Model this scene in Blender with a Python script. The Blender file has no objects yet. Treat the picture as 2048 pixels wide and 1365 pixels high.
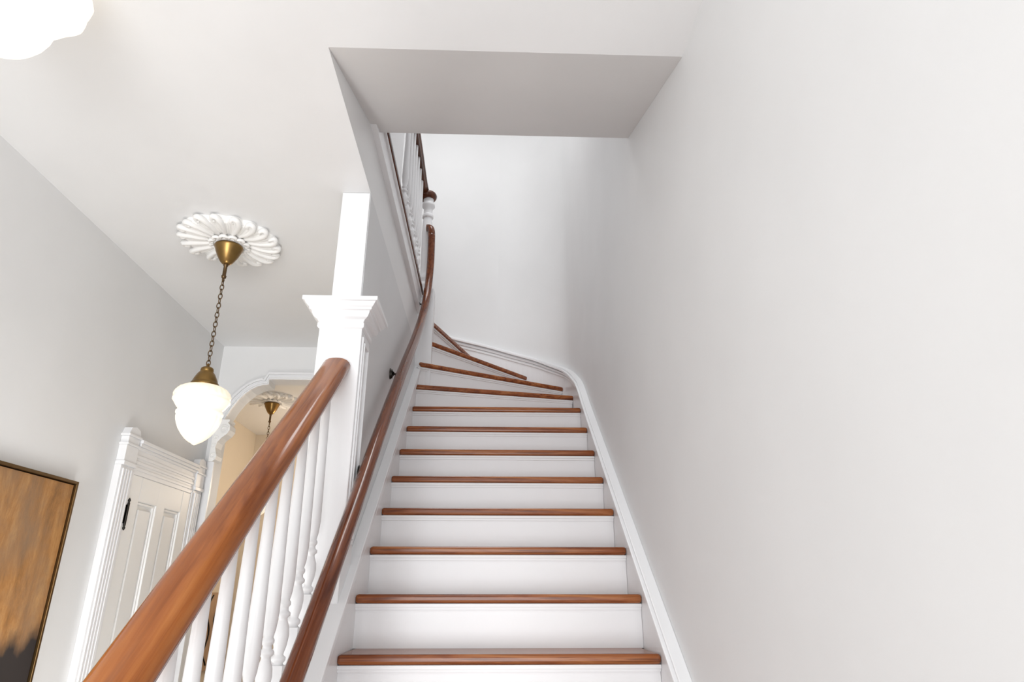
import bpy, bmesh, math, random
from mathutils import Vector, Matrix
random.seed(4)
S = bpy.context.scene
COL = S.collection
EYE = 1.474            # camera height above hall floor; geometry is written relative to eye height
FL = -EYE              # hall floor
CE = 1.602             # hall ceiling
F2 = 2.035             # upper floor
SL = 0.79              # stair slope
PIT = math.atan(SL)
def nz(y): return -0.182 + SL*(y-2.376)

# ------------------------------------------------------------------ materials
def new_mat(name):
    m = bpy.data.materials.new(name); m.use_nodes = True
    nt = m.node_tree; b = nt.nodes['Principled BSDF']
    return m, nt, b
def paint(name, col, rough=0.5, var=0.03, bump=0.02, scale=3.0):
    m, nt, b = new_mat(name)
    tc = nt.nodes.new('ShaderNodeTexCoord')
    n = nt.nodes.new('ShaderNodeTexNoise'); n.inputs['Scale'].default_value = scale; n.inputs['Detail'].default_value = 3
    nt.links.new(tc.outputs['Object'], n.inputs['Vector'])
    r = nt.nodes.new('ShaderNodeValToRGB')
    r.color_ramp.elements[0].position = 0.3; r.color_ramp.elements[1].position = 0.7
    r.color_ramp.elements[0].color = (*[c*(1-var) for c in col], 1)
    r.color_ramp.elements[1].color = (*col, 1)
    nt.links.new(n.outputs['Fac'], r.inputs['Fac']); nt.links.new(r.outputs['Color'], b.inputs['Base Color'])
    b.inputs['Roughness'].default_value = rough
    if bump:
        n2 = nt.nodes.new('ShaderNodeTexNoise'); n2.inputs['Scale'].default_value = 60
        nt.links.new(tc.outputs['Object'], n2.inputs['Vector'])
        bp = nt.nodes.new('ShaderNodeBump'); bp.inputs['Strength'].default_value = bump; bp.inputs['Distance'].default_value = 0.01
        nt.links.new(n2.outputs['Fac'], bp.inputs['Height']); nt.links.new(bp.outputs['Normal'], b.inputs['Normal'])
    return m
def wood(name, c1, c2, c3, axis='X', rot=(0,0,0), rough=0.25, sc=1.0, streak=0.5):
    m, nt, b = new_mat(name)
    L = nt.links.new
    tc = nt.nodes.new('ShaderNodeTexCoord')
    mr = nt.nodes.new('ShaderNodeMapping'); mr.inputs['Rotation'].default_value = rot
    L(tc.outputs['Object'], mr.inputs['Vector'])
    def layer(k, scale, det, dist):
        mp = nt.nodes.new('ShaderNodeMapping')
        s = {'X': (1.0*k[0], k[1], k[1]), 'Y': (k[1], 1.0*k[0], k[1]), 'Z': (k[1], k[1], 1.0*k[0])}[axis]
        mp.inputs['Scale'].default_value = [v*sc for v in s]
        L(mr.outputs[0], mp.inputs['Vector'])
        n = nt.nodes.new('ShaderNodeTexNoise'); n.inputs['Scale'].default_value = scale; n.inputs['Detail'].default_value = det
        n.inputs['Roughness'].default_value = 0.6; n.inputs['Distortion'].default_value = dist
        L(mp.outputs[0], n.inputs['Vector']); return n
    n = layer((1.3, 22), 1.6, 8, 1.1)
    r = nt.nodes.new('ShaderNodeValToRGB'); e = r.color_ramp.elements
    e[0].position = 0.32; e[0].color = (*c1, 1); e[1].position = 0.70; e[1].color = (*c3, 1)
    k = r.color_ramp.elements.new(0.5); k.color = (*c2, 1)
    L(n.outputs['Fac'], r.inputs['Fac'])
    n2 = layer((2.0, 75), 1.5, 4, 0.4)
    r2 = nt.nodes.new('ShaderNodeValToRGB'); r2.color_ramp.elements[0].position = .54; r2.color_ramp.elements[1].position = .66
    r2.color_ramp.elements[1].color = (streak, streak, streak, 1); r2.color_ramp.elements[0].color = (0, 0, 0, 1)
    L(n2.outputs['Fac'], r2.inputs['Fac'])
    mx = nt.nodes.new('ShaderNodeMixRGB'); L(r2.outputs['Color'], mx.inputs['Fac']); L(r.outputs['Color'], mx.inputs['Color1'])
    mx.inputs['Color2'].default_value = (c1[0]*.7, c1[1]*.7, c1[2]*.7, 1)
    L(mx.outputs[0], b.inputs['Base Color'])
    b.inputs['Roughness'].default_value = rough
    b.inputs['Specular IOR Level'].default_value = 0.4
    return m
def metal(name, col, rough=0.3):
    m, nt, b = new_mat(name)
    tc = nt.nodes.new('ShaderNodeTexCoord')
    n = nt.nodes.new('ShaderNodeTexNoise'); n.inputs['Scale'].default_value = 25
    nt.links.new(tc.outputs['Object'], n.inputs['Vector'])
    r = nt.nodes.new('ShaderNodeValToRGB')
    r.color_ramp.elements[0].color = (*[c*0.6 for c in col], 1); r.color_ramp.elements[1].color = (*col, 1)
    nt.links.new(n.outputs['Fac'], r.inputs['Fac']); nt.links.new(r.outputs['Color'], b.inputs['Base Color'])
    b.inputs['Metallic'].default_value = 1; b.inputs['Roughness'].default_value = rough
    return m
M_WALL = paint('wall_paint', (0.81, 0.81, 0.81), 0.5)
M_CEIL = paint('ceiling_paint', (0.85, 0.85, 0.85), 0.42)
M_STAIRWALL = paint('stair_wall_paint', (0.76, 0.765, 0.77), 0.5)
M_WARM = paint('warm_wall_paint', (0.72, 0.64, 0.53), 0.55)
M_TRIM = paint('white_trim_paint', (0.87, 0.87, 0.88), 0.3, 0.02, 0.01)
M_DOOR = paint('door_paint', (0.90, 0.895, 0.88), 0.35, 0.02, 0.01)
M_PLASTER = paint('plaster_white', (0.93, 0.92, 0.90), 0.5, 0.02)
M_TREAD = wood('tread_wood', (0.13, 0.030, 0.009), (0.27, 0.078, 0.023), (0.42, 0.16, 0.052), 'X', streak=.7)
M_RAIL = wood('banister_wood', (0.16, 0.040, 0.008), (0.31, 0.092, 0.019), (0.43, 0.155, 0.036), 'Y', (-PIT, 0, 0), 0.14, 0.55, .2)
M_WRAIL = wood('wall_rail_wood', (0.080, 0.018, 0.006), (0.145, 0.038, 0.012), (0.21, 0.062, 0.020), 'Y', (-PIT, 0, 0), 0.12, 1.0, .25)
M_URAIL = wood('upper_rail_wood', (0.05, 0.015, 0.008), (0.11, 0.034, 0.015), (0.17, 0.058, 0.024), 'Y', (0, 0, 0), 0.22, 1.0, .25)
M_FLOOR = wood('floor_wood', (0.42, 0.38, 0.33), (0.52, 0.48, 0.43), (0.60, 0.56, 0.51), 'Y', (0, 0, 0), 0.3, 0.5, .2)
M_BRASS = metal('aged_brass', (0.33, 0.20, 0.07), 0.28)
M_DBRASS = metal('dark_bronze', (0.18, 0.115, 0.06), 0.35)
M_BLACK = metal('black_iron', (0.05, 0.045, 0.04), 0.4)
M_FRAME = metal('bronze_frame', (0.20, 0.12, 0.05), 0.4)
def glow(name, col, strength, z0, z1):
    m, nt, b = new_mat(name)
    tc = nt.nodes.new('ShaderNodeTexCoord'); sp = nt.nodes.new('ShaderNodeSeparateXYZ')
    nt.links.new(tc.outputs['Object'], sp.inputs[0])
    mr = nt.nodes.new('ShaderNodeMapRange'); mr.inputs['From Min'].default_value = z0; mr.inputs['From Max'].default_value = z1
    nt.links.new(sp.outputs['Z'], mr.inputs['Value'])
    r = nt.nodes.new('ShaderNodeValToRGB'); e = r.color_ramp.elements
    e[0].color = (1.0, 0.82, 0.54, 1); e[1].color = (*col, 1)
    k = e.new(.35); k.color = (1.0, .95, .86, 1)
    nt.links.new(mr.outputs[0], r.inputs['Fac'])
    nt.links.new(r.outputs['Color'], b.inputs['Emission Color'])
    b.inputs['Emission Strength'].default_value = strength
    b.inputs['Base Color'].default_value = (0.68, 0.65, 0.58, 1); b.inputs['Roughness'].default_value = 0.3
    return m
M_GLOW = glow('lit_opal_glass', (1.0, 0.82, 0.54), 0.60, 0.0, 0.27)
M_GLOW2 = glow('lit_opal_glass_bright', (1.0, 0.92, 0.78), 0.78, -0.05, 0.25)

# ------------------------------------------------------------------ helpers
ORG = {}
def origin(o): return ORG[o.name]
def attach(o, world, parent):
    ORG[o.name] = Vector(world)
    if parent is not None:
        o.parent = parent; o.location = Vector(world)-origin(parent)
    else:
        o.location = Vector(world)
def empty(name, loc, **kw):
    o = bpy.data.objects.new(name, None); o.empty_display_size = 0.1
    COL.objects.link(o); attach(o, loc, None)
    for k, v in kw.items(): o[k] = v
    return o
class MB:
    """mesh builder in eye-relative world coordinates"""
    def __init__(s): s.v = []; s.f = []; s.sm = []
    def add(s, vs, fs, smooth=False):
        b = len(s.v); s.v += [tuple(v) for v in vs]; s.f += [tuple(i+b for i in f) for f in fs]; s.sm += [smooth]*len(fs)
        return s
    def box(s, x0, x1, y0, y1, z0, z1):
        v = [(x0,y0,z0),(x1,y0,z0),(x1,y1,z0),(x0,y1,z0),(x0,y0,z1),(x1,y0,z1),(x1,y1,z1),(x0,y1,z1)]
        return s.add(v, [(0,3,2,1),(4,5,6,7),(0,1,5,4),(1,2,6,5),(2,3,7,6),(3,0,4,7)])
    def prism(s, pts, axis, a, b):
        n = len(pts)
        def P(p, t):
            if axis == 'X': return (t, p[0], p[1])
            if axis == 'Y': return (p[0], t, p[1])
            return (p[0], p[1], t)
        v = [P(p, a) for p in pts]+[P(p, b) for p in pts]
        f = [tuple(range(n-1, -1, -1)), tuple(range(n, 2*n))]+[(i, (i+1) % n, n+(i+1) % n, n+i) for i in range(n)]
        return s.add(v, f)
    def lathe(s, prof, c, segs=32, off=0.0, mod=None, smooth=True, sq=1.0):
        v = []; n = len(prof)
        for (r, z) in prof:
            for j in range(segs):
                a = off+2*math.pi*j/segs
                rr = r*sq
                if mod: rr = mod(r, z, a)
                v.append((c[0]+rr*math.cos(a), c[1]+rr*math.sin(a), c[2]+z))
        f = []
        for i in range(n-1):
            for j in range(segs):
                k = (j+1) % segs
                f.append((i*segs+j, i*segs+k, (i+1)*segs+k, (i+1)*segs+j))
        if prof[0][0] > 1e-4: f.append(tuple(range(segs-1, -1, -1)))
        if prof[-1][0] > 1e-4: f.append(tuple((n-1)*segs+j for j in range(segs)))
        return s.add(v, f, smooth)
    def sweep(s, path, prof, side=None, smooth=True, close=False, taper=None):
        path = [Vector(p) for p in path]; n = len(path); m = len(prof); v = []
        for i, p in enumerate(path):
            if close: t = path[(i+1) % n]-path[i-1]
            else: t = path[min(i+1, n-1)]-path[max(i-1, 0)]
            t.normalize()
            sd = Vector(side) if side else t.cross(Vector((0,0,1)))
            sd = (sd-t*sd.dot(t)).normalized(); up = sd.cross(t).normalized()
            q = taper(i/(n-1)) if taper else 1.0
            for (a, b) in prof: v.append(p+sd*a*q+up*b*q)
        f = []
        for i in range(n if close else n-1):
            i2 = (i+1) % n
            for j in range(m):
                k = (j+1) % m
                f.append((i*m+j, i*m+k, i2*m+k, i2*m+j))
        if not close:
            f.append(tuple(range(m-1, -1, -1))); f.append(tuple((n-1)*m+j for j in range(m)))
        return s.add(v, f, smooth)
    def torus(s, c, R, r, ax=(0,0,1), stretch=None, segs=16, ms=6):
        ax = Vector(ax).normalized(); u = ax.orthogonal().normalized(); w = ax.cross(u)
        if stretch:
            u = Vector(stretch[0]); w = ax.cross(u)
        path = []
        for i in range(segs):
            a = 2*math.pi*i/segs
            path.append(Vector(c)+u*math.cos(a)*R*(stretch[1] if stretch else 1)+w*math.sin(a)*R)
        return s.sweep(path, [(r*math.cos(2*math.pi*j/ms), r*math.sin(2*math.pi*j/ms)) for j in range(ms)], side=ax, close=True)
    def ribbon(s, path, th, zb, zt, off=0.0):
        """path: (x,y,ztop,(nx,ny)); solid strip on a wall, inward thickness th; zb/zt offsets from ztop"""
        v = []
        for (x, y, z, nn) in path:
            for (d, dz) in ((off, zb), (off+th, zb), (off+th, zt), (off, zt)):
                v.append((x+nn[0]*d, y+nn[1]*d, z+dz))
        n = len(path); f = []
        for i in range(n-1):
            for j in range(4):
                k = (j+1) % 4
                f.append((i*4+j, i*4+k, (i+1)*4+k, (i+1)*4+j))
        f.append((3,2,1,0)); f.append(tuple((n-1)*4+j for j in range(4)))
        return s.add(v, f)
    def obj(s, name, mat, parent=None, bevel=0.0, bseg=2, org=None, **kw):
        xs = [p[0] for p in s.v]; ys = [p[1] for p in s.v]; zs = [p[2] for p in s.v]
        o0 = Vector(org) if org else Vector(((min(xs)+max(xs))/2, (min(ys)+max(ys))/2, min(zs)))
        me = bpy.data.meshes.new(name)
        me.from_pydata([tuple(Vector(p)-o0) for p in s.v], [], s.f); me.validate()
        if len(me.polygons) == len(s.sm):
            me.polygons.foreach_set('use_smooth', s.sm)
        bm = bmesh.new(); bm.from_mesh(me); bmesh.ops.recalc_face_normals(bm, faces=bm.faces); bm.to_mesh(me); bm.free()
        me.materials.append(mat); me.update()
        o = bpy.data.objects.new(name, me); COL.objects.link(o); attach(o, o0, parent)
        if bevel:
            b = o.modifiers.new('bevel', 'BEVEL'); b.width = bevel; b.segments = bseg; b.limit_method = 'ANGLE'
            b.angle_limit = math.radians(40)
        for k, v in kw.items(): o[k] = v
        return o
def dup(o, delta, parent):
    c = o.copy(); COL.objects.link(c)
    w = origin(o)+Vector(delta); attach(c, w, parent); return c
def catmull(pts, n=8):
    P = [Vector(p) for p in pts]; P = [P[0]*2-P[1]]+P+[P[-1]*2-P[-2]]; out = []
    for i in range(1, len(P)-2):
        for k in range(n):
            t = k/n
            out.append(0.5*((2*P[i])+(P[i+1]-P[i-1])*t+(2*P[i-1]-5*P[i]+4*P[i+1]-P[i+2])*t*t+(3*P[i]-P[i-1]-3*P[i+1]+P[i+2])*t**3))
    out.append(P[-2]); return out
ST = dict(kind='structure')

# ------------------------------------------------------------------ shell
XR = 0.60; XL = -1.84; YF = 4.30; YB = 5.16; CX, CY, CR = 0.06, 4.62, 0.54; YN = -1.6; ZT = 4.7
MB().box(-2.6, 0.7, YN, 7.1, FL-0.1, FL).obj('floor', M_FLOOR, label='pale wooden hall floor', **ST)
cp = [(XL, YN), (XR, YN), (XR, 1.60), (-0.52, 1.60), (-0.52, YB), (-0.64, YB), (-0.64, 7.0), (-2.5, 7.0), (-2.5, YF+.12), (XL, YF+.12)]
MB().prism(cp, 'Z', CE, F2-0.04).obj('ceiling', M_CEIL, label='white plaster hall ceiling with stair opening', **ST)
MB().prism([(1.60, CE), (2.37, 1.895), (2.37, F2-0.04), (1.60, F2-0.04)], 'X', -0.52, XR).obj('ceiling_soffit', paint('soffit_paint', (0.81, 0.805, 0.80), 0.5), label='sloped plaster soffit over the stairs', **ST)
fp = [(XL, YN), (XR, YN), (XR, 2.39), (-0.485, 2.39), (-0.485, 4.27), (-0.52, 4.40), (-0.495, YB), (XL, YB)]
MB().prism(fp, 'Z', F2-0.035, F2).obj('floor_upper', M_URAIL, bevel=0.01, label='dark wood upper landing floor with rounded nosing', **ST)
MB().box(XL-0.1, 0.7, YN, YB+.1, ZT, ZT+0.1).obj('ceiling_upper', M_CEIL, label='white upper floor ceiling', **ST)
MB().box(XL-0.1, XL, YN, YF+0.12, FL, ZT).obj('wall_left', M_WALL, label='pale grey plaster hall wall', **ST)
MB().box(XL-0.1, XL, YF+0.12, YB+.1, F2, ZT).obj('wall_left_upper', M_WALL, **ST)
def wall_strip(pts, nrm, z0, z1, name, mat):
    m = MB(); n = len(pts); v = []
    for p, q in zip(pts, nrm):
        v += [(p[0], p[1], z0), (p[0], p[1], z1), (p[0]-q[0]*.1, p[1]-q[1]*.1, z1), (p[0]-q[0]*.1, p[1]-q[1]*.1, z0)]
    f = [(0,1,2,3)]
    for i in range(n-1):
        for j in range(4):
            k = (j+1) % 4; f.append((i*4+j, i*4+k, (i+1)*4+k, (i+1)*4+j))
    f.append(tuple((n-1)*4+j for j in range(4)))
    m.add(v, f, True)
    o = m.obj(name, mat, **ST)
    o.modifiers.new('es', 'EDGE_SPLIT').split_angle = math.radians(40)
    return o
arc = [(CX+CR*math.cos(math.radians(a)), CY+CR*math.sin(math.radians(a))) for a in range(0, 91, 5)]
arn = [(-math.cos(math.radians(a)), -math.sin(math.radians(a))) for a in range(0, 91, 5)]
wall_strip([(XR, YN)]+[(XR, y) for y in (0, 2, 3, 4)]+arc[:1], [(-1, 0)]*5+arn[:1], FL, ZT, 'wall_right', M_WALL)
wall_strip(arc, arn, FL, ZT, 'wall_corner', M_WALL)
wall_strip(arc[-1:]+[(-0.3, YB), (-0.64, YB)], arn[-1:]+[(0, -1)]*2, FL, ZT, 'wall_back', M_WALL)
MB().box(XL, -0.64, YB, YB+0.1, F2, ZT).obj('wall_back_upper', M_WALL, **ST)
# solid end of the landing partition
MB().box(-.60, -.53, 1.0, 3.22, F2, ZT).obj('wall_landing', M_TRIM, **ST)
# stair wall
m = MB(); m.box(-0.64, -0.52, 2.41, YB, FL, CE)
m.prism([(1.0, FL), (2.41, FL), (2.41, nz(2.41)-0.2), (1.0, nz(1.0)-0.2)], 'X', -0.62, -0.53)
m.obj('wall_stair', M_STAIRWALL, label='grey plaster wall beside the stairs', **ST)
# back room
MB().box(-2.6, -2.5, YF, 7.1, FL, CE+.1).obj('wall_room_left', M_WARM, **ST)
MB().box(-2.5, -0.5, 7.0, 7.1, FL, CE+.1).obj('wall_room_back', M_WARM, **ST)
MB().box(-2.5, XL-.1, YF, YF+.12, FL, CE).obj('wall_room_front', M_WARM, **ST)
MB().box(-0.64, -0.52, YB+.1, 7.0, FL, CE).obj('wall_room_right', M_WARM, **ST)
# arched wall
AC = -1.22
half = [(-1.775, FL), (-1.775, 0.98), (-1.765, 1.04), (-1.742, 1.105), (-1.712, 1.165), (-1.680, 1.215), (-1.645, 1.255), (-1.61, 1.287), (-1.57, 1.31), (-1.53, 1.322), (-1.495, 1.326), (-1.495, 1.362)]
mir = [(2*AC-x, z) for x, z in reversed(half)]
op = half+mir
MB().prism([(XL, FL)]+op+[(-0.64, FL), (-0.64, CE), (XL, CE)], 'Y', YF, YF+0.12).obj('wall_far', M_WALL, label='pale grey wall with shaped archway opening', **ST)
def offs(pts, d):
    out = []
    for i, p in enumerate(pts):
        a = Vector(pts[max(i-1, 0)]); b = Vector(pts[min(i+1, len(pts)-1)]); t = (b-a).normalized()
        out.append((p[0]-t[1]*d, p[1]+t[0]*d))
    return out
m = MB()
for d0, d1, y in ((0, 0.044, YF-0.016), (0.008, 0.018, YF-0.024), (0.032, 0.046, YF-0.030)):
    a = offs(op[1:-1], d0); b = offs(op[1:-1], d1)
    n = len(a); v = []
    for p, q in zip(a, b): v += [(p[0], y, p[1]), (q[0], y, q[1]), (q[0], YF, q[1]), (p[0], YF, p[1])]
    f = [(3,2,1,0), tuple((n-1)*4+j for j in range(4))]
    for i in range(n-1):
        for j in range(4):
            k = (j+1) % 4; f.append((i*4+j, i*4+k, (i+1)*4+k, (i+1)*4+j))
    m.add(v, f)
m.box(-1.815, -1.772, YF-0.018, YF, FL, 0.80).box(-0.668, -0.645, YF-0.018, YF, FL, 0.80)
m.obj('trim_1', M_TRIM, label='white moulded casing around the archway', **ST)
# corbels: scrolled brackets under the arch
def corbel(flip):
    m = MB()
    pr = [(0, 0), (0.022, 0.0), (0.040, 0.012), (0.046, 0.035), (0.036, 0.062), (0.030, 0.09), (0.036, 0.125), (0.060, 0.155), (0.088, 0.178), (0.104, 0.205), (0.102, 0.235), (0.086, 0.255), (0.095, 0.262), (0.095, 0.275), (0, 0.275)]
    X0 = -1.80
    cx = lambda x: (X0+x) if not flip else 2*AC-(X0+x)
    m.prism([(cx(x), 0.80+z) for x, z in pr], 'Y', YF-0.040, YF+0.06)
    circ = [(.0055*math.cos(2*math.pi*t/6), .0055*math.sin(2*math.pi*t/6)) for t in range(6)]
    def scroll(x, z, R, turns, ph):
        path = []
        for i in range(26):
            t = i/25; rr = R*(1-.75*t); a = ph+2*math.pi*turns*t
            path.append((cx(x+rr*math.cos(a)), YF-.041, .80+z+rr*math.sin(a)))
        m.sweep(path, circ, side=(0, 1, 0))
    scroll(.068, .208, .031, 1.8, 0.5); scroll(.024, .036, .020, 1.6, -1.2); scroll(.020, .10, .014, 1.3, 1.0); scroll(.026, .155, .017, 1.4, 2.0)
    return m
e = corbel(False).obj('corbel', M_PLASTER, bevel=0.002, label='carved white scroll corbel under the archway', category='corbel', group='archway corbels')
e = corbel(True).obj('corbel', M_PLASTER, bevel=0.002, label='carved white scroll corbel under the archway', category='corbel', group='archway corbels')

# baseboard of hall
MB().box(XL, XL+0.02, YN, 3.28, FL, FL+0.2).box(XL, XL+.03, YN, 3.28, FL, FL+0.03).obj('baseboard_left', M_TRIM, **ST)

# ------------------------------------------------------------------ staircase
RUN = 0.2337; RISE = 0.1846
def nose(k):
    z = -0.182+RISE*k; y = 2.376+RUN*k
    if k <= 7: return (-0.487, y), (0.577, y), z
    w = {8: ((-0.487, 4.14), (0.58, 4.37)), 9: ((-0.487, 4.215), (0.558, 4.768)), 10: ((-0.42, 4.30), (0.305, 5.085)), 11: ((-0.42, 4.375), (-0.149, 5.145)), 12: ((-0.495, 4.40), (-0.495, 5.15))}[k]
    return w[0], w[1], z
stair = empty('staircase', (0.04, 2.4, FL), label='white staircase with reddish wood treads and winders turning at the top', category='stairs')
def shift(L, R, d):
    t = Vector((R[0]-L[0], R[1]-L[1])).normalized(); n = Vector((-t[1], t[0]))*d
    return (L[0]+n[0], L[1]+n[1]), (R[0]+n[0], R[1]+n[1])
ext = {8: [(0.58, 4.62)], 9: [(CX+.522*math.cos(math.radians(a)), CY+.522*math.sin(math.radians(a))) for a in (30, 45, 55)], 10: [(CX+.522*math.cos(math.radians(a)), CY+.522*math.sin(math.radians(a))) for a in (70, 80)]+[(0, 5.145)], 11: [(-.149, 5.15)]}
for k in range(-6, 12):
    L, R, z = nose(k); L2, R2, z2 = nose(k+1)
    b = 0.028 if k >= 7 else 0.035
    L2b, R2b = shift(L2, R2, b+0.012)
    poly = [L, R]+ext.get(k, [])+[R2b, L2b]
    if k == 11: poly = [L, R, (-.149, 5.155), (-.515, 5.155), (-.515, 4.39)]
    MB().prism(poly, 'Z', z-0.032, z).obj('tread', M_TREAD, stair, bevel=0.011, bseg=3, org=(0.04+.37*math.sin(k*2.3), L[1]+.1, z-.032))
for k in range(-6, 13):
    L, R, z = nose(k)
    La, Ra = shift(L, R, 0.028); Lb, Rb = shift(L, R, 0.045); Lc, Rc = shift(L, R, 0.012)
    if k == 12:
        La, Ra, Lb, Rb, Lc, Rc = (-.50, 4.4), (-.50, 5.15), (-.52, 4.4), (-.52, 5.15), (-.49, 4.4), (-.49, 5.15)
    zt = z-0.033
    m = MB().prism([La, Ra, Rb, Lb], 'Z', z-RISE, zt)
    m.prism([Lc, Rc, Ra, La], 'Z', zt-0.011, zt)
    Ld, Rd = shift(L, R, 0.020)
    if k < 12: m.prism([Ld, Rd, Ra, La], 'Z', zt-0.021, zt-0.011)
    m.obj('riser', M_TRIM, stair)
# right skirt ribbon
LA = CR*math.pi/2
knots = [(y-CY, nz(y)+0.152) for y in (0.9, 1.8, 2.7, 3.3, 3.7)]+[(-.62, 1.262), (-.40, 1.385), (-.18, 1.490), (0.05, 1.590), (.311, 1.710), (.547, 1.822), (.83, 1.920), (1.144, 2.000), (1.45, 2.075)]
cv = catmull([(a, b, 0) for a, b in knots], 6)
pth = []
for p in cv:
    s_, z_ = p.x, p.y
    if s_ <= 0: pth.append((XR, CY+s_, z_, (-1, 0)))
    elif s_ < LA:
        a = s_/CR; pth.append((CX+CR*math.cos(a), CY+CR*math.sin(a), z_, (-math.cos(a), -math.sin(a))))
    else: pth.append((CX-(s_-LA), YB, z_, (0, -1)))
m = MB(); m.ribbon(pth, 0.022, -0.42, -0.01); m.ribbon(pth, 0.030, -0.080, -0.062); m.ribbon(pth, 0.037, -0.056, -0.038); m.ribbon(pth, 0.052, -0.03, -0.012); m.ribbon(pth, 0.040, -0.012, 0.0)
m.obj('skirtboard', M_TRIM, stair, bevel=0.003, label='white moulded skirtboard sweeping around the curved corner')
# left skirt on stair wall
pl = [(-0.52, y, nz(y)+0.15, (1, 0)) for y in (2.57, 3.0, 3.6, 4.28)]
m = MB(); m.ribbon(pl, 0.0335, -0.42, -0.01); m.ribbon(pl, 0.0395, -0.08, -0.055); m.ribbon(pl, 0.0455, -0.03, 0.0)
m.obj('skirtboard', M_TRIM, stair, bevel=0.003)
# closed stringer carrying the balusters
def para(y0, y1, a, b): return [(y0, nz(y0)+a), (y1, nz(y1)+a), (y1, nz(y1)+b), (y0, nz(y0)+b)]
m = MB(); m.prism(para(0.98, 2.580, -0.32, 0.132), 'X', -0.632, -0.486)
m.prism(para(0.975, 2.584, 0.13, 0.155), 'X', -0.65, -0.472)
m.prism(para(0.977, 2.582, 0.085, 0.10), 'X', -0.64, -0.480)
m.prism(para(0.978, 2.586, 0.112, 0.131), 'X', -0.644, -0.476)
m.obj('stringer', M_TRIM, stair, bevel=0.003, label='white closed stringer with moulded cap')

# ------------------------------------------------------------------ banister
ban = empty('banister', (-0.582, 1.7, nz(1.7)+0.155), label='banister with thick reddish wood handrail, white turned balusters and square newel', category='banister')
XB = -0.582
RH = 0.985
prof = [(-.024, -.036), (.024, -.036), (.030, -.030), (.031, -.018), (.038, -.012), (.045, -.004), (.047, .006), (.044, .018), (.036, .027), (.024, .033), (.012, .0355), (0, .036)]
prof = prof+[(-a, b) for a, b in reversed(prof[2:-1])]
path = [(XB, y, nz(y)+RH) for y in (0.86, 1.1, 1.35, 1.6, 1.85, 2.1, 2.25)]+[(XB, 2.31, nz(2.31)+RH+.002), (XB, 2.372, nz(2.372)+RH+0.006)]
o = MB().sweep(path, [(a*1.10, b*1.06) for a, b in prof], side=(1, 0, 0)).obj('handrail', M_RAIL, ban, label='thick polished reddish wood handrail')
o.modifiers.new('es', 'EDGE_SPLIT').split_angle = math.radians(50)
def baluster_mesh(base, x, y, L, ksq=0.018, r0=0.019, r1=0.013, sc=1.0):
    m = MB()
    m.box(x-ksq, x+ksq, y-ksq, y+ksq, base-0.03, base+0.10*sc)
    p = [(0.016, .10), (.013, .105), (.019, .112), (.019, .120), (.012, .126), (.0125, .132), (.018, .15), (.0215, .175), (.020, .195), (.013, .215), (.012, .222), (.019, .228), (.019, .236), (.0125, .242), (.012, .25), (.017, .257), (.017, .264), (.013, .27), (.0175, .29), (r0+.002, .33), (r0+.001, .40)]
    p = [(a, b*sc) for a, b in p]
    p += [(r0-.002, .55*sc), (r1, L-.02), (r1, L+.02)]
    m.lathe(p, (x, y, base), 16)
    return m
ys = [2.285-0.1168*i for i in range(12)]
b0 = None
for i, y in enumerate(ys):
    base = nz(y)+0.155; L = RH-0.155-0.045
    if b0 is None:
        b0 = baluster_mesh(base, XB, y, L).obj('baluster', M_TRIM, ban, org=(XB, y, base)); yb = y
    else:
        dup(b0, (0, y-yb, nz(y)-nz(yb)), ban)
# main newel
NX, NY = -0.5825, 2.4575
nw = MB().box(-0.665, -0.50, 2.375, 2.54, FL, 1.0).obj('newel_post', M_TRIM, ban, bevel=0.003, label='square white panelled newel post with a moulded capital')
m = MB()
def frame_x(m, x, dx, y0, y1, z0, z1, w=0.012):
    m.box(x, x+dx, y0, y0+w, z0, z1).box(x, x+dx, y1-w, y1, z0, z1).box(x, x+dx, y0+w, y1-w, z1-w, z1).box(x, x+dx, y0+w, y1-w, z0, z0+w)
frame_x(m, -0.502, 0.008, 2.395, 2.52, 0.17, 0.94, 0.014); frame_x(m, -0.503, 0.013, 2.412, 2.503, 0.187, 0.92, 0.010)
frame_x(m, -0.671, 0.008, 2.395, 2.52, -0.6, 0.94, 0.014)
m.obj('panel_moulding', M_TRIM, nw, bevel=0.002)
cap = [(0.084, 0.965), (.090, .97), (.090, .985), (.086, .99), (.092, 1.0), (.104, 1.008), (.110, 1.02), (.112, 1.03), (.120, 1.033), (.120, 1.04), (.126, 1.045), (.134, 1.055), (.136, 1.06), (.144, 1.062), (.144, 1.078), (.06, 1.082)]
MB().lathe([(a, b) for a, b in cap], (NX, NY, 0), 4, math.pi/4, smooth=False, sq=math.sqrt(2)).obj('capital', M_TRIM, nw, bevel=0.0015)
MB().box(-0.638, -0.522, 2.40, 2.515, 1.075, CE-0.001).obj('upper_shaft', M_TRIM, nw, bevel=0.002)
# bottom newel (start of the stairs)
n2 = MB().box(-0.66, -0.504, 0.78, 0.98, FL, -0.36).obj('newel_post', M_TRIM, ban, bevel=0.004)
MB().lathe([(.08, -.37), (.10, -.36), (.115, -.33), (.115, -.31), (.09, -.30), (.03, -.27), (.001, -.265)], (-0.582, 0.88, 0), 4, math.pi/4, smooth=False, sq=1.41).obj('capital', M_RAIL, n2)

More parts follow.
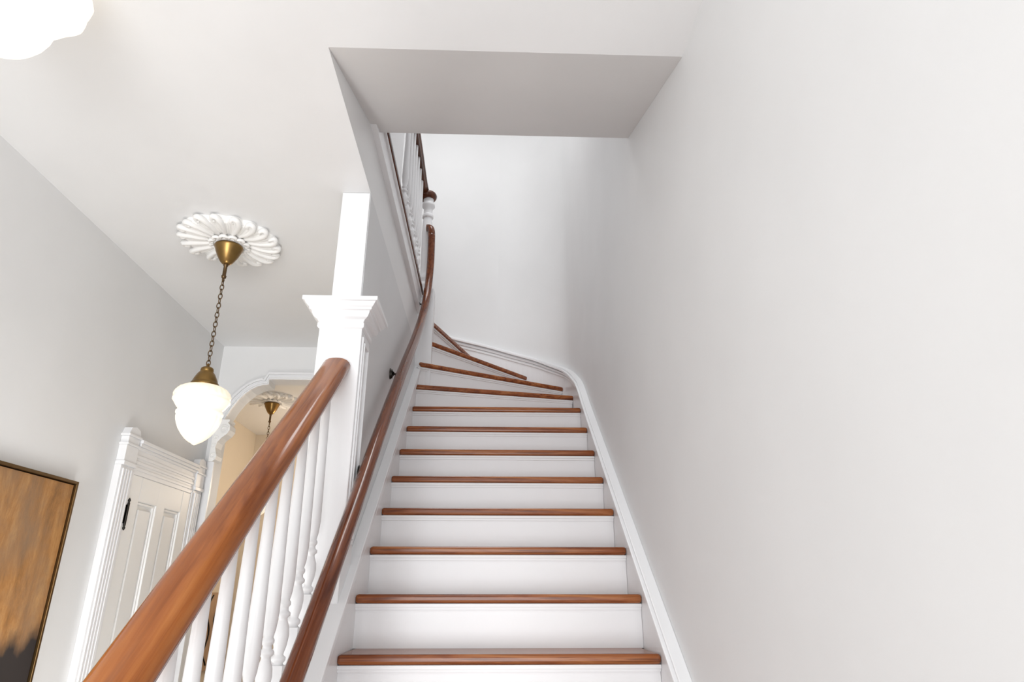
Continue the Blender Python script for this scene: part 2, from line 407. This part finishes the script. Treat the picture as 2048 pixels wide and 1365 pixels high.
# ------------------------------------------------------------------ wall rail
wr = empty('wall_handrail', (-0.45, 2.7, 0.4), label='dark reddish wood wall handrail with metal brackets sweeping upward', category='handrail')
pts = [(-.45, 1.0, -.745), (-.45, 1.35, -.475), (-.45, 1.713, -.188), (-.45, 2.0, .052), (-.45, 2.284, .295), (-.45, 2.633, .60), (-.45, 3.175, 1.048), (-.45, 3.6, 1.38), (-.45, 3.85, 1.59), (-.45, 4.03, 1.765), (-.448, 4.14, 1.915), (-.445, 4.21, 2.08), (-.443, 4.245, 2.25), (-.445, 4.25, 2.40), (-.448, 4.25, 2.50), (-.46, 4.26, 2.545), (-.49, 4.28, 2.56)]
pr = [(.028*math.cos(a)*(1 if abs(math.cos(a)) < .8 else .96), .026*math.sin(a)-(.004 if math.sin(a) < -.7 else 0)) for a in [2*math.pi*j/14 for j in range(14)]]
pp = catmull(pts, 6)
m = MB(); m.sweep(pp[:-13], pr, side=(1, 0, 0))
# gooseneck with slowly turning frame
seg = pp[-14:]; v = []
n = len(seg)
for i, p in enumerate(seg):
    t = (seg[min(i+1, n-1)]-seg[max(i-1, 0)]).normalized()
    sd = Vector((1, 0, 0)) if abs(t.x) < .6 else Vector((0, 1, 0)) 
    sd = (sd-t*sd.dot(t)).normalized(); up = sd.cross(t)
    for j in range(14):
        a = 2*math.pi*j/14
        if abs(t.x) < .6: v.append(p+sd*.027*math.cos(a)+up*.026*math.sin(a))
        else:
            v.append(p+Vector((0, 0, 1))*.027*math.cos(a)*1+Vector((0, -1, 0))*.026*math.sin(a))
f = []
for i in range(n-1):
    for j in range(14):
        k = (j+1) % 14; f.append((i*14+j, i*14+k, (i+1)*14+k, (i+1)*14+j))
f.append(tuple((n-1)*14+j for j in range(14)))
m.add(v, f, True)
m.obj('rail', M_WRAIL, wr)
def bracket(wx, y, z, ry, rz):
    m = MB()
    prf = [(.024, 0), (.024, .004), (.019, .008), (.021, .011), (.011, .016), (.007, .022)]
    v = []; sg = 16
    for r, h in prf:
        for j in range(sg):
            a = 2*math.pi*j/sg; v.append((wx+h, y+r*(1+.08*math.cos(8*a))*math.cos(a), z+r*1.25*math.sin(a)))
    f = []
    for i in range(len(prf)-1):
        for j in range(sg):
            k = (j+1) % sg; f.append((i*sg+j, i*sg+k, (i+1)*sg+k, (i+1)*sg+j))
    m.add(v, f, True)
    c = catmull([(wx+.018, y, z), (wx+.05, y, z-.004), (-.45, y, z+.015), (-.45, ry, rz-.02)], 5)
    m.sweep(c, [(.0055*math.cos(2*math.pi*j/8), .0055*math.sin(2*math.pi*j/8)) for j in range(8)], side=(0, 1, 0))
    return m
for wx, y, z in ((-.49, 2.486, .425), (-.52, 3.25, 1.07), (-.52, 4.20, 1.90)):
    q = min(pp, key=lambda p: abs(p.y-y)+(0.0 if p.z < 2.2 else 5))
    bracket(wx, y, z, y, q.z).obj('bracket', M_BLACK, wr)

# ------------------------------------------------------------------ upper balustrade
ub = empty('upper_banister', (-.53, 3.3, F2), label='upper landing banister with dark handrail, white turned balusters and round newel', category='banister')
path = [(-.53, y, 2.93) for y in (3.22, 3.5, 3.7, 3.9)]+[(-.53, 4.1, 2.92), (-.527, 4.2, 2.90), (-.52, 4.30, 2.88)]
MB().sweep(path, [(a*.75, b*.8) for a, b in prof], side=(1, 0, 0)).obj('handrail', M_URAIL, ub)
b1 = None
for i in range(7):
    y = 4.15-0.13*i
    if b1 is None: b1 = baluster_mesh(F2, -.53, y, 0.86, .017).obj('baluster', M_TRIM, ub, org=(-.53, y, F2)); y1 = y
    else: dup(b1, (0, y-y1, 0), ub)
unw = MB()
unw.box(-.53, -.41, 4.27, 4.385, FL+2.6, F2+0.02)
pn = [(.055, .02), (.052, .03), (.056, .05), (.050, .07), (.040, .09), (.045, .11), (.045, .13), (.036, .15), (.034, .2), (.036, .35), (.038, .5), (.036, .60), (.032, .63), (.042, .64), (.042, .66), (.033, .67), (.034, .72), (.05, .74), (.05, .76), (.038, .775), (.04, .80), (.03, .82)]
unw.lathe(pn, (-.49, 4.33, F2), 24)
uo = unw.obj('newel_post', M_TRIM, ub, bevel=0.002, label='white round turned newel post')
MB().lathe([(.035, .80), (.062, .808), (.070, .822), (.072, .835), (.066, .85), (.05, .862), (.001, .868)], (-.50, 4.33, F2), 28).obj('newel_cap', M_URAIL, uo)
# landing fascia
m = MB().box(-.522, -.502, 2.19, 4.27, 1.86, F2-.0365).box(-.521, -.494, 2.188, 4.268, 1.856, 1.880).box(-.521, -.492, 2.372, 4.269, F2-.055, F2-.037)
m.obj('trim_2', M_TRIM, bevel=.002, label='white fascia board under the upper landing', **ST)

# ------------------------------------------------------------------ medallions and pendants
def medallion(cx, cy):
    rnd = random.Random(7)
    m = MB(); NP = 18; SG = 360; R = 0.215
    rs = [0.0, .045, .06, .065, .075, .09, .105, .12, .135, .15, .165, .18, .195, .208, .215]
    v = []
    for ri, r in enumerate(rs):
        for j in range(SG):
            a = 2*math.pi*j/SG
            sw = a+(r/R)**2*0.10
            pet = abs(math.cos(NP*sw/2.0))
            rr = r*(1+.07*(pet-.5)*(r/R)**4)
            if r < .06: h = .045
            elif r < .07: h = .040
            else:
                t = (r-.07)/(R-.07)
                h = .016+.010*math.sin(math.pi*min(1, t*.9+.1))+.008*pet*t+.003*math.cos(NP*3*sw)*(0.3+.7*t)
            if ri == len(rs)-1: h = 0.0
            v.append((cx+rr*math.cos(a), cy+rr*math.sin(a), CE-h))
    f = []
    for i in range(len(rs)-1):
        for j in range(SG):
            k = (j+1) % SG; f.append((i*SG+j, i*SG+k, (i+1)*SG+k, (i+1)*SG+j))
    m.add(v, f, True)
    circ = [(math.cos(2*math.pi*t/8), math.sin(2*math.pi*t/8)) for t in range(8)]
    for i in range(NP):   # sweeping leaves that end in a curl
        a = 2*math.pi*(i+rnd.uniform(-.12, .12))/NP; u = Vector((math.cos(a), math.sin(a), 0)); w = Vector((-math.sin(a), math.cos(a), 0))
        C = Vector((cx, cy, CE)); K = .985+rnd.uniform(-.035, .035)
        pts = [C+u*.085+w*-.004+Vector((0, 0, -.020)), C+u*.125+w*.002+Vector((0, 0, -.026)), C+u*.165*K+w*.004+Vector((0, 0, -.027)), C+u*.205*K+w*.000+Vector((0, 0, -.027)), C+u*.230*K+w*-.012+Vector((0, 0, -.022)), C+u*.230*K+w*-.030+Vector((0, 0, -.019)), C+u*.212*K+w*-.034+Vector((0, 0, -.024)), C+u*.204*K+w*-.023+Vector((0, 0, -.027))]
        m.sweep(catmull(pts, 4), [(.0125*x, .0115*y) for x, y in circ], side=(0, 0, 1), taper=lambda t: .5+.65*math.sin(math.pi*min(1, .15+t*.8)))
        for q in (.013, .022, -.011):
            pts = [C+u*.095+w*q*.6+Vector((0, 0, -.019)), C+u*.15+w*q+Vector((0, 0, -.024)), C+u*.198*K+w*q*1.15+Vector((0, 0, -.020))]
            m.sweep(catmull(pts, 4), [(.0058*x, .0058*y) for x, y in circ], side=(0, 0, 1))
    for i in range(12):  # inner leaf ring
        a = 2*math.pi*i/12; c = Vector((cx+.075*math.cos(a), cy+.075*math.sin(a), CE-.036))
        u = Vector((math.cos(a), math.sin(a), 0)); w = Vector((-math.sin(a), math.cos(a), 0))
        path = [c+u*.014*math.cos(b)+w*.015*math.sin(b) for b in [-2+4*q/6 for q in range(7)]]
        m.sweep(path, [(.008*x, .008*y) for x, y in circ], side=(0, 0, 1))
    return m
def pendant(cx, cy, lab, grp='hanging schoolhouse pendants', sh=M_GLOW):
    p = empty('pendant_lamp', (cx, cy, .595), label=lab, category='pendant lamp', group=grp)
    c = (cx, cy, 0)
    MB().lathe([(.030, CE-.045), (.064, CE-.045), (.066, CE-.052), (.061, CE-.060), (.055, CE-.078), (.046, CE-.098), (.036, CE-.116), (.027, CE-.130), (.018, CE-.138), (.011, CE-.141)], c, 32).obj('canopy', M_BRASS, p)
    MB().lathe([(.010, 1.47), (.0115, 1.455), (.0085, 1.45), (.0085, 1.405), (.012, 1.40), (.010, 1.39), (.002, 1.385)], c, 12).torus((cx, cy, 1.380), .009, .0028, (1, 0, 0)).obj('stem', M_DBRASS, p)
    m = MB(); z = 1.365; i = 0
    while z > .955:
        ax = (1, 0, 0) if i % 2 == 0 else (0, 1, 0)
        m.torus((cx, cy, z), .0085, .0022, ax, stretch=((0, 0, 1), 1.75), segs=14); z -= .0235; i += 1
    m.obj('chain', M_DBRASS, p)
    MB().lathe([(.002, .965), (.006, .96), (.008, .95), (.020, .945), (.026, .94), (.028, .928), (.026, .925), (.036, .915), (.046, .895), (.052, .88), (.053, .872), (.058, .870), (.058, .858), (.054, .850), (.054, .838), (.001, .838)], c, 32).obj('fitter', M_BRASS, p)
    sprof = [(.050, .862), (.060, .857), (.080, .852), (.098, .842), (.110, .828), (.116, .812), (.117, .806), (.1120, .803), (.1120, .797), (.1175, .794), (.1175, .788), (.113, .783), (.106, .772), (.098, .760), (.091, .752), (.0875, .742), (.0955, .738), (.0955, .730), (.090, .726), (.0905, .715), (.088, .700), (.082, .682), (.073, .662), (.060, .641), (.043, .622), (.026, .609), (.014, .603), (.010, .599), (.001, .595)]
    def mod(r, z, a):
        if .81 < z < .85: return r*(1+.020*math.cos(24*a))
        if .65 < z < .73: return r*(1+.022*math.cos(16*a))
        return r
    MB().lathe(sprof, c, 96, mod=mod).obj('lamp_shade', sh, p, label='glowing opal glass shade')
    return p
PX, PY = -1.259, 2.81
medallion(PX, PY).obj('ceiling_medallion', M_PLASTER, org=(PX, PY, CE-.05), label='white plaster acanthus leaf ceiling medallion above the pendant', category='ceiling medallion', group='ceiling medallions')
pendant(PX, PY, 'lit brass chain pendant lamp with acorn opal glass shade')
QX, QY = -1.90, 5.60
medallion(QX, QY).obj('ceiling_medallion', M_PLASTER, org=(QX, QY, CE-.05), label='cream plaster ceiling medallion in the room beyond the arch', category='ceiling medallion', group='ceiling medallions')
pendant(QX, QY, 'brass chain pendant lamp in the room beyond the arch')
# entry ceiling lamp
EX, EY = -1.275, 1.320
cl = empty('ceiling_lamp', (EX, EY, 1.275), label='large lit opal glass ceiling lamp with stepped acorn shade', category='ceiling lamp')
MB().lathe([(.001, CE), (.075, CE-.001), (.075, CE-.01), (.06, CE-.02), (.001, CE-.02)], (EX, EY, 0), 32).obj('canopy', M_BRASS, cl)
def mod2(r, z, a):
    return r*(1+.02*math.cos(12*a)) if 1.46 < z < 1.575 else r*(1+.008*math.cos(12*a))
MB().lathe([(.06, 1.59), (.08, 1.588), (.12, 1.578), (.155, 1.56), (.172, 1.54), (.178, 1.52), (.175, 1.50), (.165, 1.486), (.145, 1.476), (.122, 1.470), (.116, 1.460), (.120, 1.448), (.119, 1.42), (.115, 1.395), (.104, 1.365), (.088, 1.338), (.064, 1.315), (.04, 1.300), (.02, 1.296), (.012, 1.288), (.001, 1.284)], (EX, EY, 0), 96, mod=mod2).obj('lamp_shade', M_GLOW2, cl)

# ------------------------------------------------------------------ door and casing
D0, D1, DT = 3.42, 4.12, 0.575
dr = empty('door_1', (XL, (D0+D1)/2, FL), label='white panelled interior door with fluted casing', **ST)
m = MB(); xb = XL
m.box(xb, xb+.010, D0, D1, FL+.01, DT)
t = xb+.030
sw = .105; ms = .10; ym = (D0+D1)/2
zr = [(FL+.01, FL+.24), (-.62, -.48), (DT-.125, DT)]
m.box(xb, t, D0, D0+sw, FL+.01, DT).box(xb, t, D1-sw, D1, FL+.01, DT).box(xb, t, ym-ms/2, ym+ms/2, FL+.01, DT)
for a, b in zr: m.box(xb, t-.0004, D0+sw, D1-sw, a, b)
for (a, b) in ((D0+sw, ym-ms/2), (ym+ms/2, D1-sw)):
    for (c0, c1) in ((FL+.24, -.62), (-.48, DT-.125)):
        frame_x(m, xb+.009, .013, a, b, c0, c1, .014)
        m.box(xb+.009, xb+.021, a+.035, b-.035, c0+.035, c1-.035)
m.obj('door_leaf', M_DOOR, dr, bevel=.004)
m = MB()
for (a, b) in ((3.285, 3.405), (4.135, 4.25)):
    m.box(XL, XL+.034, a, b, FL, .60)
    w = (b-a)
    for q in range(4):
        c = a+.022+q*(w-.044)/3.0
        m.box(XL+.034, XL+.042, c-.007, c+.007, FL+.2, .585)
    m.box(XL, XL+.05, a-.005, b+.005, FL, FL+.2)
for (a, b) in ((3.285, 3.410), (4.130, 4.252)):
    m.box(XL, XL+.046, a, b, .60, .62).box(XL, XL+.040, a+.004, b-.004, .62, .70).box(XL, XL+.046, a, b, .70, .712)
    m.box(XL, XL+.040, a+.008, b-.008, .712, .745).box(XL, XL+.047, a-.002, b+.002, .745, .757)
    m.prism([(a+.004, .757), (b-.004, .757), (b-.02, .79), ((a+b)/2, .80), (a+.02, .79)], 'X', XL, XL+.040)
m.box(XL, XL+.03, 3.405, 4.135, .575, .73)
for z in (.605, .635, .665): m.box(XL+.03, XL+.034, 3.41, 4.13, z-.008, z+.008)
m.box(XL, XL+.038, 3.41, 4.13, .700, .714).box(XL, XL+.047, 3.41, 4.13, .714, .730).box(XL, XL+.054, 3.41, 4.13, .730, .748)
m.box(XL, XL+.034, 3.405, 3.42, FL, .585).box(XL, XL+.034, 4.12, 4.135, FL, .585)
m.obj('door_casing', M_TRIM, dr, bevel=.003)
for hz in (.375, -.9):
    m = MB().lathe([(.001, -.078), (.005, -.073), (.007, -.066), (.004, -.059), (.006, -.052), (.006, .052), (.004, .059), (.007, .066), (.005, .073), (.001, .080)], (XL+.040, D0-.004, hz), 12)
    m.box(XL+.020, XL+.0315, D0, D0+.018, hz-.045, hz+.045).box(XL+.026, XL+.0355, D0-.018, D0, hz-.045, hz+.045)
    m.obj('hinge', M_BLACK, dr, label='black ornate hinge')

# ------------------------------------------------------------------ paintings
def art_mat():
    m, nt, b = new_mat('painted_canvas')
    N = nt.nodes.new; K = nt.links.new
    tc = N('ShaderNodeTexCoord'); sp = N('ShaderNodeSeparateXYZ'); K(tc.outputs['Object'], sp.inputs[0])
    mp = N('ShaderNodeMapping'); mp.inputs['Scale'].default_value = (1, 4.5, 1.3); K(tc.outputs['Object'], mp.inputs[0])
    n = N('ShaderNodeTexNoise'); n.inputs['Scale'].default_value = 2.3; n.inputs['Detail'].default_value = 14; n.inputs['Roughness'].default_value = .78; n.inputs['Distortion'].default_value = .3
    K(mp.outputs[0], n.inputs['Vector'])
    r = N('ShaderNodeValToRGB'); e = r.color_ramp.elements
    e[0].position = .32; e[0].color = (.20, .10, .04, 1); e[1].position = .68; e[1].color = (.56, .31, .12, 1)
    k = e.new(.5); k.color = (.38, .18, .06, 1); K(n.outputs['Fac'], r.inputs['Fac'])
    mp2 = N('ShaderNodeMapping'); mp2.inputs['Scale'].default_value = (1, 1.4, 1); mp2.inputs['Location'].default_value = (0, .4, .2); K(tc.outputs['Object'], mp2.inputs[0])
    n2 = N('ShaderNodeTexNoise'); n2.inputs['Scale'].default_value = 2.4; n2.inputs['Detail'].default_value = 9; n2.inputs['Roughness'].default_value = .7; K(mp2.outputs[0], n2.inputs['Vector'])
    r2 = N('ShaderNodeValToRGB'); r2.color_ramp.elements[0].position = .42; r2.color_ramp.elements[1].position = .66
    r2.color_ramp.elements[1].color = (.65, .65, .65, 1); r2.color_ramp.elements[0].color = (0, 0, 0, 1)
    K(n2.outputs['Fac'], r2.inputs['Fac'])
    mx0 = N('ShaderNodeMixRGB'); K(r2.outputs['Color'], mx0.inputs['Fac']); K(r.outputs['Color'], mx0.inputs['Color1']); mx0.inputs['Color2'].default_value = (.26, .18, .12, 1)
    mp3 = N('ShaderNodeMapping'); mp3.inputs['Scale'].default_value = (0, 1, 0.6); K(tc.outputs['Object'], mp3.inputs[0])
    n3 = N('ShaderNodeTexNoise'); n3.inputs['Scale'].default_value = 5; n3.inputs['Detail'].default_value = 9; K(mp3.outputs[0], n3.inputs['Vector'])
    a = N('ShaderNodeMath'); a.operation = 'MULTIPLY_ADD'; K(n3.outputs['Fac'], a.inputs[0]); a.inputs[1].default_value = .42; a.inputs[2].default_value = .43
    d = N('ShaderNodeMath'); d.operation = 'SUBTRACT'; K(a.outputs[0], d.inputs[0]); K(sp.outputs['Z'], d.inputs[1])
    q = N('ShaderNodeMath'); q.operation = 'MULTIPLY'; q.use_clamp = True; K(d.outputs[0], q.inputs[0]); q.inputs[1].default_value = 11
    mx = N('ShaderNodeMixRGB'); K(q.outputs[0], mx.inputs['Fac']); K(mx0.outputs[0], mx.inputs['Color1']); mx.inputs['Color2'].default_value = (.034, .028, .027, 1)
    K(mx.outputs[0], b.inputs['Base Color']); b.inputs['Roughness'].default_value = .6; b.inputs['Specular IOR Level'].default_value = .25
    return m
P0, P1, PZ0, PZ1 = 2.00, 2.968, -.78, .462
pt = empty('framed_painting', (XL, (P0+P1)/2, PZ0), label='large abstract ochre and dark landscape painting in thin bronze frame', category='painting')
fw = .013
m = MB().box(XL, XL+.045, P0, P0+fw, PZ0, PZ1).box(XL, XL+.045, P1-fw, P1, PZ0, PZ1).box(XL, XL+.045, P0+fw, P1-fw, PZ1-fw, PZ1).box(XL, XL+.045, P0+fw, P1-fw, PZ0, PZ0+fw)
m.obj('frame', M_FRAME, pt, bevel=.002)
MB().box(XL+.002, XL+.034, P0+fw+.004, P1-fw-.004, PZ0+fw+.004, PZ1-fw-.004).obj('canvas', art_mat(), pt)
rp = empty('wall_picture', (-2.5, 6.4, -.6), label='tan unframed canvas with thin dark curved lines', category='painting')
MB().box(-2.5, -2.47, 6.0, 6.8, -.62, 0.02).obj('canvas', paint('tan_canvas', (.50, .33, .21), .6, .3, 0, 6), rp)
m = MB()
for k in range(4):
    c = catmull([(-2.466, 6.05+.17*k+random.uniform(-.05, .05), -.6+.19*j+random.uniform(-.04, .04)) for j in range(4)], 6)
    c = [p+Vector((0, .05*math.sin(i*.6+k), 0)) for i, p in enumerate(c)]
    m.sweep(c, [(.006, -.004), (.006, .004), (-.006, .004), (-.006, -.004)], side=(1, 0, 0))
m.obj('painted_line', M_BLACK, rp)

# ------------------------------------------------------------------ lights
def area(name, loc, target, sx, sy, power, col=(1, 1, 1)):
    l = bpy.data.lights.new(name, 'AREA'); l.shape = 'RECTANGLE'; l.size = sx; l.size_y = sy; l.energy = power; l.color = col
    o = bpy.data.objects.new(name, l); COL.objects.link(o); o.location = loc
    o.rotation_euler = (Vector(target)-Vector(loc)).to_track_quat('-Z', 'Y').to_euler(); return o
def point(name, loc, power, rad, col=(1, 1, 1)):
    l = bpy.data.lights.new(name, 'POINT'); l.energy = power; l.color = col; l.shadow_soft_size = rad
    o = bpy.data.objects.new(name, l); COL.objects.link(o); o.location = loc; return o
area('daylight_entry', (-.3, -4.2, -.5), (-.7, 2, .8), 3.2, 2.6, 195, (0.97, .985, 1))
area('skylight_upper', (-.3, 3.6, ZT-.05), (-.1, 4.0, 1), 1.5, 1.5, 46, (0.98, .99, 1))
point('room_light', (-1.2, 6.3, .9), 21, .15, (1, .86, .70))
point('hall_fill', (-1.0, .25, -.1), 13, .3, (1, .99, .975))  # unseen point fill added to brighten the hall, no fixture here
point('hall_fill_low', (-1.02, 2.2, -.85), 29, .2, (1, .99, .975))  # low fill added below the view to lift ceiling, left wall and soffit
w = bpy.data.worlds.new('world'); S.world = w; w.use_nodes = True
w.node_tree.nodes['Background'].inputs[0].default_value = (0.965, 0.98, 1, 1); w.node_tree.nodes['Background'].inputs[1].default_value = 1.35

# ------------------------------------------------------------------ camera
cam = bpy.data.cameras.new('camera'); cam.sensor_width = 36; cam.lens = 1310/2048*36; cam.clip_start = .02
co = bpy.data.objects.new('camera', cam); COL.objects.link(co); co.location = (0, 0, 0)
co.rotation_euler = (math.radians(90+21.2), 0, math.radians(-2.0)); S.camera = co
# raise the whole place so that the hall floor sits at z = 0
for o in bpy.data.objects:
    if o.parent is None: o.location.z += EYE
S.view_settings.view_transform = 'Standard'
S.view_settings.exposure = 0.06
